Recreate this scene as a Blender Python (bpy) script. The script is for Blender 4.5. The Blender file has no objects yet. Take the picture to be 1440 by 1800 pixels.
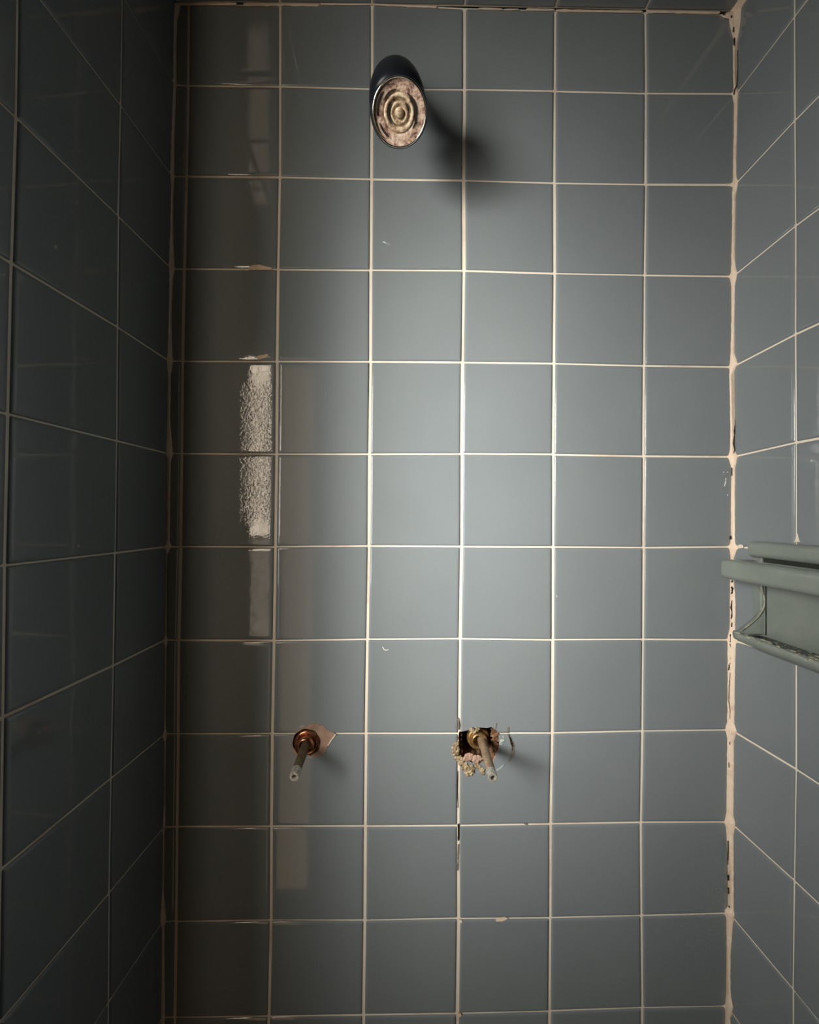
import bpy, bmesh, math, random
from mathutils import Vector, Matrix, geometry, noise
random.seed(7)
C = bpy.context.scene.collection
sc = bpy.context.scene

# ---------------------------------------------------------------- measured frame
# FIT: focal/100, three camera angles, camera x/y/z, corner, strip, right corner, ceiling row, pitch ratio, side offsets, side slants
FIT = [7.769066, -0.007748, -0.018482, 0.006642, 2.359326, 5.660049, -4.788699, -0.144181, -0.001427, 5.994912, 0.105399, 1.001746, 0.781754, 0.802253, -0.064209, -0.00741]
T = 0.1095                                   # tile pitch in metres
F = FIT[0] * 100
def rot(a):
    cx, sx = math.cos(a[0]), math.sin(a[0]); cy, sy = math.cos(a[1]), math.sin(a[1]); cz, sz = math.cos(a[2]), math.sin(a[2])
    Rx = Matrix(((1,0,0),(0,cx,-sx),(0,sx,cx))); Ry = Matrix(((cy,0,sy),(0,1,0),(-sy,0,cy))); Rz = Matrix(((cz,-sz,0),(sz,cz,0),(0,0,1)))
    return Rz @ Rx @ Ry
R3 = rot(FIT[1:4])
CAM = Vector(FIT[4:7])
X0, XS, XR, Y0, PX, DR, DL, AL, AR = FIT[7:16]
ZV = 1.15                                    # height of the two valves above the floor
def W(v):                                    # tile units (x right, y down, z into the wall) -> metres
    return Vector(((v[0]-CAM[0])*T, v[2]*T, ZV + (8.05 - v[1])*T))
def ray(px, py):
    return R3.transposed() @ Vector(((px-720)/F, (py-900)/F, 1))
def on_back(px, py, q=0.0):                  # the point at q metres in front of the back wall
    d = ray(px, py); t = (-q/T - CAM[2]) / d[2]; return CAM + d*t
def on_right(px, py, q=0.0):
    d = ray(px, py)                          # x = XR - q + AR*(-z)
    t = (XR - q/T - AR*CAM[2] - CAM[0]) / (d[0] + AR*d[2]); return CAM + d*t
def on_left(px, py, q=0.0):
    d = ray(px, py)
    t = (X0 + q/T - AL*CAM[2] - CAM[0]) / (d[0] + AL*d[2]); return CAM + d*t
CEIL_Z = W((0, Y0, 0)).z

# ---------------------------------------------------------------- camera
cd = bpy.data.cameras.new('camera'); cam = bpy.data.objects.new('camera', cd); C.objects.link(cam)
cd.sensor_fit = 'VERTICAL'; cd.sensor_height = 36; cd.sensor_width = 28.8; cd.lens = F/1800*36
cd.clip_start = 0.01
def vb(v): return Vector((v[0], v[2], -v[1]))
r_, d_, f_ = vb(R3[0]), vb(R3[1]), vb(R3[2])
m = Matrix((r_, -d_, -f_)).transposed().to_4x4(); m.translation = W(CAM)
cam.matrix_world = m
sc.camera = cam
EYE = W(CAM)

# ---------------------------------------------------------------- light
wd = bpy.data.worlds.new('world'); sc.world = wd; wd.use_nodes = True
wd.node_tree.nodes['Background'].inputs[0].default_value = (0.75, 0.9, 1.0, 1)
wd.node_tree.nodes['Background'].inputs[1].default_value = 0.004
def area(name, loc, aim, sx, sy, power, col, spread):
    l = bpy.data.lights.new(name, 'AREA'); l.shape = 'RECTANGLE'; l.size = sx; l.size_y = sy
    l.energy = power; l.color = col; l.spread = math.radians(spread)
    o = bpy.data.objects.new(name, l); C.objects.link(o); o.location = loc
    o.rotation_euler = (Vector(aim)-Vector(loc)).to_track_quat('-Z', 'Y').to_euler()
    return o
EX, EZ = EYE.x, EYE.z
def spot(name, loc, aim, size, rad, power, col):
    l = bpy.data.lights.new(name, 'SPOT'); l.spot_size = math.radians(size); l.spot_blend = 1.0
    l.shadow_soft_size = rad; l.energy = power; l.color = col
    o = bpy.data.objects.new(name, l); C.objects.link(o); o.location = loc
    o.rotation_euler = (Vector(aim)-Vector(loc)).to_track_quat('-Z', 'Y').to_euler()
# room light past the left wall's end, as narrow spots added to brighten mid-wall
LC = (1.0, 0.985, 0.93)
for name, x, y, z, aim, size, power in (
        ('added_centre_spot', -0.80, -0.80, 0.26, (0.0, 0.0), 28, 126), ('added_centre_spot', -1.12, -0.80, 0.26, (-0.03, 0.0), 27, 18),
        ('added_upper_spot', -0.80, -0.80, 0.25, (0.01, 0.20), 32, 88), ('added_upper_spot', -1.12, -0.80, 0.30, (-0.02, 0.22), 28, 26),
        ('added_lower_spot', -0.80, -0.80, 0.25, (0.0, -0.21), 30, 88)):
    spot(name, (x, y, EZ+z), (aim[0], 0, EZ+aim[1]), size, 0.27, power, LC)
area('room_soft_lamp', (-0.53, -0.65, EZ+0.02), (0.05, 0, EZ), 0.14, 0.45, 1.5, (1.0, 0.985, 0.93), 105)
# dim warm light from the room behind the photographer
area('warm_room_lamp', (-0.322, -0.85, EZ-0.35), (-0.322, 0, EZ-0.35), 0.095, 1.6, 0.25, (1.0, 0.66, 0.34), 150)
sc.view_settings.view_transform = 'Standard'; sc.view_settings.look = 'None'
sc.view_settings.exposure = 0.1; sc.view_settings.gamma = 1.0; sc.view_settings.use_curve_mapping = False

# ---------------------------------------------------------------- materials
def mat(name, col, rough=0.5, metal=0.0, spec=0.5):
    m = bpy.data.materials.new(name); m.use_nodes = True
    b = m.node_tree.nodes['Principled BSDF']
    b.inputs['Base Color'].default_value = (*col, 1); b.inputs['Roughness'].default_value = rough
    b.inputs['Metallic'].default_value = metal; b.inputs['Specular IOR Level'].default_value = spec
    return m, m.node_tree, b
def coords(nt, kind='Object'):
    return nt.nodes.new('ShaderNodeTexCoord').outputs[kind]
def tnoise(nt, scale, detail=4, rough=0.55, dist=0.0):
    n = nt.nodes.new('ShaderNodeTexNoise'); nt.links.new(coords(nt), n.inputs['Vector'])
    n.inputs['Scale'].default_value = scale; n.inputs['Detail'].default_value = detail
    n.inputs['Roughness'].default_value = rough; n.inputs['Distortion'].default_value = dist
    return n.outputs['Fac']
def ramp(nt, fac, stops):
    r = nt.nodes.new('ShaderNodeValToRGB'); nt.links.new(fac, r.inputs['Fac'])
    while len(r.color_ramp.elements) < len(stops): r.color_ramp.elements.new(0.5)
    for e, (p, c) in zip(r.color_ramp.elements, stops): e.position = p; e.color = (*c, 1)
    return r.outputs['Color']
def bump(nt, b, fac, strength, dist=0.001):
    n = nt.nodes.new('ShaderNodeBump'); n.inputs['Strength'].default_value = strength; n.inputs['Distance'].default_value = dist
    nt.links.new(fac, n.inputs['Height']); nt.links.new(n.outputs['Normal'], b.inputs['Normal']); return n

M = {}
m_, nt, b = mat('glazed_tile', (0.2,0.24,0.245), 0.035)
nt.links.new(ramp(nt, tnoise(nt, 5.0, 3), [(0.3, (0.193,0.213,0.220)), (0.7, (0.215,0.235,0.243))]), b.inputs['Base Color'])
b1 = bump(nt, b, tnoise(nt, 260, 2), 0.05, 0.0006)
# dried, pebbly water film on the two tiles above the left valve
def smooth_box(lo0, lo1, hi0, hi1, axis):
    sx = nt.nodes.new('ShaderNodeSeparateXYZ'); nt.links.new(coords(nt), sx.inputs[0]); out = []
    for a_, b_ in ((lo0, lo1), (hi1, hi0)):
        mr = nt.nodes.new('ShaderNodeMapRange'); mr.interpolation_type = 'SMOOTHSTEP'
        nt.links.new(sx.outputs[axis], mr.inputs['Value']); mr.inputs['From Min'].default_value = a_; mr.inputs['From Max'].default_value = b_; out.append(mr.outputs[0])
    mm = nt.nodes.new('ShaderNodeMath'); mm.operation = 'MULTIPLY'; nt.links.new(out[0], mm.inputs[0]); nt.links.new(out[1], mm.inputs[1]); return mm.outputs[0]
_p0, _p1, _z0, _z1 = W(on_back(425, 800)).x, W(on_back(484, 800)).x, W(on_back(450, 915)).z, W(on_back(450, 690)).z
mx_ = smooth_box(_p0-.004, _p0, _p1, _p1+.004, 'X'); mz_ = smooth_box(_z0-.012, _z0+.012, _z1, _z1+.02, 'Z')
mm = nt.nodes.new('ShaderNodeMath'); mm.operation = 'MULTIPLY'; nt.links.new(mx_, mm.inputs[0]); nt.links.new(mz_, mm.inputs[1])
m2 = nt.nodes.new('ShaderNodeMath'); m2.operation = 'MULTIPLY'; nt.links.new(mm.outputs[0], m2.inputs[0]); m2.inputs[1].default_value = 0.22
b2 = nt.nodes.new('ShaderNodeBump'); b2.inputs['Distance'].default_value = 0.0006
nt.links.new(tnoise(nt, 330, 1.5, 0.5, 0.8), b2.inputs['Height']); nt.links.new(m2.outputs[0], b2.inputs['Strength'])
nt.links.new(b1.outputs['Normal'], b2.inputs['Normal']); nt.links.new(b2.outputs['Normal'], b.inputs['Normal'])
M['tile'] = m_
m_, nt, b = mat('grout', (0.75,0.66,0.54), 0.85)
nt.links.new(ramp(nt, tnoise(nt, 9, 5, 0.7), [(0.25, (0.60,0.42,0.31)), (0.45, (0.80,0.69,0.56)), (0.75, (0.84,0.77,0.64))]), b.inputs['Base Color'])
bump(nt, b, tnoise(nt, 900, 3), 0.4, 0.0005)
M['grout'] = m_
m_, nt, b = mat('corner_caulk', (0.8,0.62,0.48), 0.6)
nt.links.new(ramp(nt, tnoise(nt, 60, 6, 0.75), [(0.2, (0.50,0.34,0.24)), (0.42, (0.78,0.60,0.46)), (0.8, (0.86,0.72,0.56))]), b.inputs['Base Color'])
bump(nt, b, tnoise(nt, 500, 4), 0.5, 0.0008)
M['caulk'] = m_
M['black'] = mat('black_grime_and_shade', (0.012,0.010,0.008), 0.95)[0]
M['greygrime'] = mat('grey_grime', (0.16,0.14,0.11), 0.8)[0]
M['chrome'] = mat('chrome_dark_reflection', (0.008,0.009,0.012), 0.30, 0.0, 0.15)[0]  # chrome's dark reflections are put into the near-black base colour
M['bright_chrome'] = mat('bright_chrome', (0.85,0.83,0.80), 0.13, 1.0)[0]
m_, nt, b = mat('limescaled_face', (0.45,0.33,0.26), 0.6)
nt.links.new(ramp(nt, tnoise(nt, 150, 8, 0.8, 0.4), [(0.36, (0.025,0.010,0.007)), (0.43, (0.23,0.12,0.085)), (0.52, (0.55,0.39,0.29)), (0.64, (0.80,0.66,0.52))]), b.inputs['Base Color'])
bump(nt, b, tnoise(nt, 500, 5), 0.6, 0.0008)
M['scale'] = m_
m_, nt, b = mat('limescaled_rings', (0.6,0.5,0.36), 0.5)
nt.links.new(ramp(nt, tnoise(nt, 170, 8, 0.78), [(0.36, (0.06,0.03,0.016)), (0.44, (0.34,0.22,0.13)), (0.58, (0.74,0.60,0.42))]), b.inputs['Base Color'])
bump(nt, b, tnoise(nt, 700, 4), 0.5, 0.0006)
M['scale2'] = m_
m_, nt, b = mat('copper_brass', (0.62,0.30,0.16), 0.25, 0.9)
nt.links.new(ramp(nt, tnoise(nt, 140, 4, 0.6), [(0.35, (0.20,0.07,0.04)), (0.6, (0.72,0.36,0.20))]), b.inputs['Base Color'])
M['copper'] = m_
m_, nt, b = mat('old_brass', (0.6,0.42,0.18), 0.32, 0.85)
nt.links.new(ramp(nt, tnoise(nt, 160, 5, 0.65), [(0.35, (0.22,0.11,0.045)), (0.6, (0.66,0.45,0.21))]), b.inputs['Base Color'])
M['brass'] = m_
m_, nt, b = mat('dirty_stem_brass', (0.16,0.12,0.07), 0.45, 0.6)
nt.links.new(ramp(nt, tnoise(nt, 200, 5, 0.65), [(0.3, (0.075,0.055,0.030)), (0.7, (0.25,0.185,0.115))]), b.inputs['Base Color'])
M['stem'] = m_
m_, nt, b = mat('worn_stem_tip', (0.5,0.47,0.40), 0.4, 0.6)
nt.links.new(ramp(nt, tnoise(nt, 400, 5, 0.65), [(0.3, (0.22,0.19,0.14)), (0.6, (0.66,0.62,0.54))]), b.inputs['Base Color'])
M['tip'] = m_
m_, nt, b = mat('pink_plaster', (0.42,0.27,0.2), 0.85)
nt.links.new(ramp(nt, tnoise(nt, 90, 5, 0.6), [(0.3, (0.22,0.15,0.11)), (0.5, (0.38,0.235,0.17)), (0.75, (0.44,0.31,0.24))]), b.inputs['Base Color'])
bump(nt, b, tnoise(nt, 400, 4), 0.4, 0.0006)
M['plaster'] = m_
m_, nt, b = mat('yellowed_putty', (0.45,0.36,0.22), 0.5)
nt.links.new(ramp(nt, tnoise(nt, 230, 6, 0.7), [(0.36, (0.07,0.04,0.018)), (0.48, (0.25,0.18,0.10)), (0.66, (0.52,0.42,0.27))]), b.inputs['Base Color'])
bump(nt, b, tnoise(nt, 500, 4), 0.7, 0.0012)
M['putty'] = m_
m_, nt, b = mat('cavity_mortar', (0.2,0.11,0.06), 0.9)
nt.links.new(ramp(nt, tnoise(nt, 170, 6, 0.7), [(0.35, (0.030,0.013,0.007)), (0.55, (0.20,0.095,0.045)), (0.78, (0.50,0.30,0.17))]), b.inputs['Base Color'])
bump(nt, b, tnoise(nt, 300, 4), 0.8, 0.002)
M['mortar'] = m_
M['smear'] = mat('pale_sealant_film', (0.34,0.37,0.35), 0.35)[0]
m_, nt, b = mat('dish_glaze', (0.17,0.195,0.175), 0.3)
nt.links.new(ramp(nt, tnoise(nt, 30, 4), [(0.3, (0.19,0.215,0.19)), (0.7, (0.235,0.258,0.228))]), b.inputs['Base Color'])
bump(nt, b, tnoise(nt, 300, 2), 0.06, 0.0006)
M['dish'] = m_
m_, nt, b = mat('soap_scum_and_glint', (0.5,0.48,0.38), 0.35)
nt.links.new(ramp(nt, tnoise(nt, 150, 5, 0.7), [(0.35, (0.15,0.165,0.14)), (0.55, (0.34,0.33,0.25)), (0.75, (0.62,0.59,0.46))]), b.inputs['Base Color'])
M['scum_and_glint'] = m_
M['white'] = mat('white_scratch_and_glint', (0.8,0.78,0.74), 0.5)[0]
M['frame'] = mat('white_window_frame', (0.6,0.58,0.54), 0.5)[0]

# ---------------------------------------------------------------- mesh helpers
def obj(name, bm, mats, parent=None, smooth=True):
    me = bpy.data.meshes.new(name); bmesh.ops.recalc_face_normals(bm, faces=bm.faces) if getattr(bm, 'is_valid', True) and not smooth == 'keep' else None
    bm.to_mesh(me); bm.free()
    for k in (mats if isinstance(mats, (list, tuple)) else [mats]): me.materials.append(M[k])
    if smooth: me.polygons.foreach_set('use_smooth', [True]*len(me.polygons))
    o = bpy.data.objects.new(name, me); C.objects.link(o)
    if parent: o.parent = parent; o.matrix_parent_inverse = parent.matrix_world.inverted()
    return o
def thing(name, label, cat, loc):
    o = bpy.data.objects.new(name, None); C.objects.link(o); o.location = loc; o.matrix_world = Matrix.Translation(loc)
    o['label'] = label; o['category'] = cat; o.empty_display_size = 0.02
    return o
def struct(o, label=None):
    o['kind'] = 'structure'
    if label: o['label'] = label
    return o
def basis(ax):
    ax = ax.normalized(); up = Vector((0,0,1)) if abs(ax.z) < 0.95 else Vector((1,0,0))
    u = ax.cross(up).normalized(); return u, ax.cross(u).normalized()
def lathe(bm, o, ax, prof, n=48, jit=0.0, mi=0, close=True):
    """prof: list of (distance along axis, radius)"""
    u, v = basis(ax); ax = ax.normalized(); rings = []
    for (d, r) in prof:
        if r <= 1e-6: rings.append([bm.verts.new(o + ax*d)])
        else: rings.append([bm.verts.new(o + ax*d + (u*math.cos(2*math.pi*i/n) + v*math.sin(2*math.pi*i/n))*r*(1+jit*(random.random()-.5))) for i in range(n)])
    for a, b_ in zip(rings, rings[1:]):
        for i in range(n):
            j = (i+1) % n
            q = [a[i % len(a)], a[j % len(a)], b_[j % len(b_)], b_[i % len(b_)]]
            q2 = []
            for w in q:
                if w not in q2: q2.append(w)
            if len(q2) > 2:
                f = bm.faces.new(q2); f.material_index = mi
    return bm
def rbox(bm, c, s, bev=0.002, seg=3, mi=0):
    r = bmesh.ops.create_cube(bm, size=1)
    for v in r['verts']: v.co = Vector((v.co.x*s[0], v.co.y*s[1], v.co.z*s[2])) + Vector(c)
    es = list({e for v in r['verts'] for e in v.link_edges})
    if bev: bmesh.ops.bevel(bm, geom=es, offset=bev, segments=seg, profile=0.5, affect='EDGES')
def blob(bm, c, r, sq=(1,1,1), amp=0.35, sub=2, seed=0):
    q = bmesh.ops.create_icosphere(bm, subdivisions=sub, radius=1)
    for v in q['verts']:
        n = noise.noise(v.co*1.7 + Vector((seed*3.1, seed*1.7, 0)))
        v.co = Vector(c) + Vector((v.co.x*sq[0], v.co.y*sq[1], v.co.z*sq[2]))*r*(1+amp*n)

# ---------------------------------------------------------------- tiled surfaces
def seg_dist(p, a, b):
    ab = b-a; t = max(0, min(1, (p-a).dot(ab)/ab.length_squared)); return (p-(a+ab*t)).length
def tile_outline(q, ins, rad, nseg=5):
    """q: 4 corners (2D, ccw or cw), ins: inset of each edge i->i+1, rad: radius at each corner"""
    n = 4; lines = []
    cen = sum(q, Vector((0,0)))/4
    for i in range(4):
        a, b_ = q[i], q[(i+1) % 4]; d = (b_-a).normalized(); nn = Vector((-d.y, d.x))
        if (cen-a).dot(nn) < 0: nn = -nn
        lines.append((a+nn*ins[i], d))
    pts = []
    for i in range(4):
        (a, d1), (b_, d2) = lines[i-1], lines[i]
        den = d1.x*d2.y-d1.y*d2.x; t = ((b_-a).x*d2.y-(b_-a).y*d2.x)/den
        pts.append(a+d1*t)
    out = []
    for i in range(4):
        p0, p1, p2 = pts[i-1], pts[i], pts[(i+1) % 4]; r = rad[i]
        d0 = (p0-p1).normalized(); d2 = (p2-p1).normalized()
        a, b_ = p1+d0*r, p1+d2*r
        for k in range(nseg+1):
            t = k/nseg; out.append((a*(1-t)**2 + p1*2*t*(1-t) + b_*t*t))
    return out
def tiled_wall(name, grid, place, wu, wv, corner_rad=None, holes=(), thick=0.04, flip=False, extra=()):
    """grid[i][j] 2D joint points (metres in the wall's own plane), place(u,v,h)->3D, wu[i]/wv[j]: joint widths.
    Tiles and grout are one mesh: slot 0 tile, slot 1 grout."""
    bm = bmesh.new(); NI, NJ = len(grid), len(grid[0])
    def add_cdt(polys, outer, h, mi, hs, inner_tri=None):
        vs, es = [], []
        for P_ in polys:
            s = len(vs); vs += P_; es += [(s+k, s+(k+1) % len(P_)) for k in range(len(P_))]
        v2, e2, f2, *_ = geometry.delaunay_2d_cdt(vs, es, [], 0, 1e-6)
        bv = [None]*len(v2)
        for f in f2:
            cc = sum((v2[k] for k in f), Vector((0,0)))/len(f)
            if not inside(cc, outer) or any(inside(cc, H) for H in hs): continue
            for k in f:
                if bv[k] is None: bv[k] = bm.verts.new(place(v2[k].x, v2[k].y, h(v2[k])))
            try:
                ff = bm.faces.new([bv[k] for k in f]); ff.material_index = mi
            except ValueError: pass
    def inside(p, poly):
        c = False; n = len(poly); j = n-1
        for i in range(n):
            a, b_ = poly[i], poly[j]
            if (a.y > p.y) != (b_.y > p.y) and p.x < (b_.x-a.x)*(p.y-a.y)/(b_.y-a.y)+a.x: c = not c
            j = i
        return c
    # grout bed, a little behind the tile faces
    for i in range(NI-1):
        for j in range(NJ-1):
            q = [grid[i][j], grid[i+1][j], grid[i+1][j+1], grid[i][j+1]]
            hs = [H for H in holes if any(inside(p, q) for p in H)]
            if hs: add_cdt([q]+hs, q, lambda p: -0.0002, 1, hs)
            else:
                # subdivided bed so that it can be slightly uneven
                f = bm.faces.new([bm.verts.new(place(p.x, p.y, -0.0002)) for p in q]); f.material_index = 1
            # tile
            s = 0.5
            ins = [wv[j]*s*random.uniform(.75,1.3), wu[i+1]*s*random.uniform(.8,1.2), wv[j+1]*s*random.uniform(.75,1.3), wu[i]*s*random.uniform(.8,1.2)]
            rad = [0.0012]*4
            if corner_rad: rad = [corner_rad(i, j), corner_rad(i+1, j), corner_rad(i+1, j+1), corner_rad(i, j+1)]
            w = min((q[1]-q[0]).length, (q[3]-q[0]).length)
            ins = [min(x, w*.2) for x in ins]
            steps = [(0, -0.0002), (0.0005, 0.0007), (0.0013, 0.0011), (0.0028, 0.0013), (0.0045, 0.0013)]
            k = min(1.0, w*0.35/0.0045)
            rings = [tile_outline(q, [x+dd*k for x in ins], [max(0.0004, r-dd*k*0.6) for r in rad]) for dd, hh in steps]
            cen = sum(q, Vector((0,0)))/4
            tu, tv = random.uniform(-.004,.004), random.uniform(-.004,.004)
            dh = random.uniform(-.00015, .00015)
            tiltf = lambda p: (p-cen).x*tu + (p-cen).y*tv + dh
            if hs:
                def hfun(p, rings=rings):
                    if not inside(p, rings[1]): return -0.0002 if not inside(p, rings[0]) else 0.0002
                    if not inside(p, rings[2]): return 0.0007
                    return 0.0013
                prof = [(r_k, s_[1]) for r_k, s_ in zip(rings, steps)]
                def hfun(p, prof=prof):
                    best = None
                    for P_, h in prof:
                        for a in range(len(P_)):
                            d = seg_dist(p, P_[a], P_[(a+1) % len(P_)])
                            if best is None or d < best[0]-1e-7: best = (d, h)
                    if inside(p, prof[-1][0]): return prof[-1][1]
                    return best[1] if best[0] > 1e-6 else best[1]
                add_cdt(rings+hs, rings[0], lambda p: hfun(p)+0.0, 0, hs)
            else:
                prev = None
                for P_, (dd, hh) in zip(rings, steps):
                    cur = [bm.verts.new(place(p.x, p.y, hh + tiltf(p)*(hh > 0))) for p in P_]
                    if prev:
                        for a in range(len(cur)):
                            b2 = (a+1) % len(cur); f = bm.faces.new([prev[a], prev[b2], cur[b2], cur[a]]); f.material_index = 0
                    prev = cur
                f = bm.faces.new(prev); f.material_index = 0
    # slab behind (open towards the tiles)
    for (a, b_) in [((0,0),(NI-1,0)), ((NI-1,0),(NI-1,NJ-1)), ((NI-1,NJ-1),(0,NJ-1)), ((0,NJ-1),(0,0))]:
        p, q = grid[a[0]][a[1]], grid[b_[0]][b_[1]]
        f = bm.faces.new([bm.verts.new(place(x.x, x.y, h)) for x, h in ((p,-0.0002),(q,-0.0002),(q,-thick),(p,-thick))]); f.material_index = 1
    cs = [grid[0][0], grid[NI-1][0], grid[NI-1][NJ-1], grid[0][NJ-1]]
    f = bm.faces.new([bm.verts.new(place(x.x, x.y, -thick)) for x in cs]); f.material_index = 1
    bm.normal_update()
    me = bpy.data.meshes.new(name); bm.to_mesh(me); bm.free()
    me.materials.append(M['tile']); me.materials.append(M['grout'])
    me.polygons.foreach_set('use_smooth', [p.material_index == 0 for p in me.polygons])
    o = bpy.data.objects.new(name, me); C.objects.link(o); return o

G={ # col: list of (x,y) rows 0..11
'0':[(310,8),(307.5,150),(303,310),(302,473),(297,634.5),(294,797),(292,961),(290.5,1125),(290,1290),(288,1454),(285.5,1620),(285,1788)],
's':[(332,8),(331,151),(328,310.5),(324,473),(321.5,635),(320,797.5),(318,961),(314.5,1125.5),(313.5,1290),(311.5,1453.5),(310,1619.5),(307.5,1788)],
'A':[(492.5,8),(492.5,152.5),(492,312),(489,474),(487,635.5),(486,798.5),(484,961.5),(481.5,1126),(478.5,1289.5),(477,1452.5),(476.5,1617),(473,1786)],
'B':[(654,6),(654,157),(653,315.5),(652,475),(651.5,636),(649.5,798.5),(648.5,960),(646,1123.5),(643.5,1289),(642,1452),(641,1617.5),(639,1784)],
'C':[(816.5,14),(816,158),(815,317.5),(815.5,476),(813,637),(811.5,798),(811,961),(808.5,1122.5),(807,1289),(805.5,1451),(806,1614),(804,1781.5)],
'D':[(976,18),(975,160.5),(974.5,322),(974.5,481),(973.5,639),(972.5,799),(972,961.5),(971.5,1124.5),(970.5,1288.5),(967.5,1448),(967,1613),(966,1777)],
'E':[(1134,21),(1135,164.5),(1134.5,324.5),(1132.5,484),(1132,643),(1131.5,802),(1131,962.5),(1130,1124),(1129,1285),(1126,1445.5),(1127,1609),(1129,1771)],
'R':[(1294,26),(1295,165),(1292,325),(1289,486),(1289,645),(1290,803),(1288,961),(1287,1125),(1285,1283),(1283,1445),(1282,1605),(1279,1768)]}
NROW = 18
# back wall: own plane coordinates = (x, z) in metres
cols = ['0','s','A','B','C','D','E','R']
gb = []
for c in cols:
    pts = []
    for j, (x, y) in enumerate(G[c]):
        w = W(on_back(x, y)); pts.append(Vector((w.x, w.z)))
    d = (pts[11]-pts[1])/10
    for j in range(12, NROW+1): pts.append(pts[11]+d*(j-11))
    gb.append(pts)
FLOOR_Z = 0.06
def back(u, v, h): return Vector((u, -h, v))
def px2(px, py): w = W(on_back(px, py)); return Vector((w.x, w.z))
def crop(cx, cy, s, L): return [(cx+x/s, cy+y/s) for x, y in L]
hole_r_px = crop(760, 1230, 7.2, [(338,405),(400,392),(470,372),(520,352),(610,345),(690,352),(748,338),(800,372),(842,430),(838,500),(856,570),(830,640),(800,700),(770,770),(700,800),(640,770),(600,800),(545,772),(500,790),(440,750),(400,762),(352,712),(330,650),(345,560),(330,480)])
hole_r = [px2(*p) for p in hole_r_px]
lc = px2(539.5, 1304)
hole_l = [lc + Vector((math.cos(t*math.pi/28), math.sin(t*math.pi/28)))*0.0162*(1+.02*math.sin(t*.9)) for t in range(56)]
px = 0.000674
def crb(i, j):
    if i == 7: return 0.0052 if j else 0.006
    if i == 0: return 0.0030
    if j == 0: return 0.0030
    return 0.0012
wall_back = tiled_wall('wall_back', gb, back, [5*px, 4.6*px, 4.6*px, 4.8*px, 5.2*px, 4.8*px, 4.2*px, 7*px], [6*px]+[3.4*px]*2+[2.6*px]*(NROW-2),
                       corner_rad=crb, holes=[hole_r, hole_l])
struct(wall_back, 'back wall of blue-grey square glazed tiles with cream grout')

def corner_off(col, base):
    ks = [(g.y, g.x-base) for g in gb[col]]; ks.sort()
    def f(z):
        if z <= ks[0][0]: return ks[0][1]
        for (z0, a), (z1, b_) in zip(ks, ks[1:]):
            if z <= z1: return a+(b_-a)*(z-z0)/(z1-z0)
        return ks[-1][1]
    return f
XRM, XLM = (XR-CAM[0])*T, (X0-CAM[0])*T
DXR, DXL = corner_off(7, XRM), corner_off(0, XLM)
def fade(u): return max(0.0, 1-u/0.085)
# right wall: own coordinates (distance from the back wall, height)
def right_pl(u, v, h): return Vector((XRM + AR*u - h + DXR(v)*fade(u), -u, v))
def left_pl(u, v, h): return Vector((XLM + AL*u + h + DXL(v)*fade(u), -u, v))
RWJ = {1:(1397,30),2:(1397.5,212),3:(1399,397),4:(1399,588),5:(1400,778),8:(1400,1352.5),9:(1397,1548),10:(1395,1739)}
RWE = {2:(1440,167),3:(1440,366),4:(1440,568),5:(1440,771),8:(1440,1382),9:(1440,1591),10:(1440,1796)}
c0, c1, slope = [], [], []
for j in range(NROW+1):
    c0.append(Vector((0, gb[7][j].y)))
    if j in RWJ:
        w = W(on_right(*RWJ[j])); c1.append(Vector((-w.y, w.z)))
    else: c1.append(None)
for j in range(NROW+1):
    if c1[j] is None:
        if j == 0: c1[j] = Vector((c1[1].x, gb[7][0].y))
        elif j in (6,7): c1[j] = Vector((c1[5].x, c1[5].y + (c1[8].y-c1[5].y)*(j-5)/3))
        else: c1[j] = Vector((c1[10].x, c1[10].y - T*(j-10)))
gr = [c0, c1]
for k in range(1, 6): gr.append([Vector((c1[j].x+T*k, c1[j].y + (0.0 if j else 0))) for j in range(NROW+1)])
def crr(i, j): return 0.004 if i == 0 else 0.0012
wall_right = tiled_wall('wall_right', gr, right_pl, [6*px, 2.6*px]+[3*px]*5, [4*px]+[2.8*px]*NROW, corner_rad=crr)
struct(wall_right, 'right wall of blue-grey square glazed tiles')

L1J = {2:(212,185),3:(208,380),4:(206.5,575),5:(205,775),6:(202,972),7:(199,1170),8:(195,1368),9:(191.5,1570),10:(190.5,1762)}
L2J = {3:(28,207),4:(20,463),5:(14,728),6:(8,994),7:(4.5,1261)}
def side(dic, fn, j):
    w = W(fn(*dic[j])); return Vector((-w.y, w.z))
l0 = [Vector((0, gb[0][j].y)) for j in range(NROW+1)]
l1 = [side(L1J, on_left, j) if j in L1J else None for j in range(NROW+1)]
l2 = [side(L2J, on_left, j) if j in L2J else None for j in range(NROW+1)]
for A_ in (l1, l2):
    ks = [j for j in range(NROW+1) if A_[j]]
    for j in range(NROW+1):
        if A_[j] is None:
            a = ks[0] if j < ks[0] else ks[-1]
            A_[j] = Vector((A_[a].x, A_[a].y - T*(j-a)))
l1[0] = Vector((l1[1].x, gb[0][0].y)); l2[0] = Vector((l2[1].x, gb[0][0].y))
LEND = 0.27
l3 = [Vector((LEND, l2[j].y)) for j in range(NROW+1)]
wall_left = tiled_wall('wall_left', [l0, l1, l2, l3], left_pl, [4*px, 3.6*px, 3.6*px, 2*px], [4*px]+[2.8*px]*NROW, corner_rad=lambda i, j: 0.003 if i == 0 else 0.0012, thick=0.03)
struct(wall_left, 'dark left wall of square glazed tiles')

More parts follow.
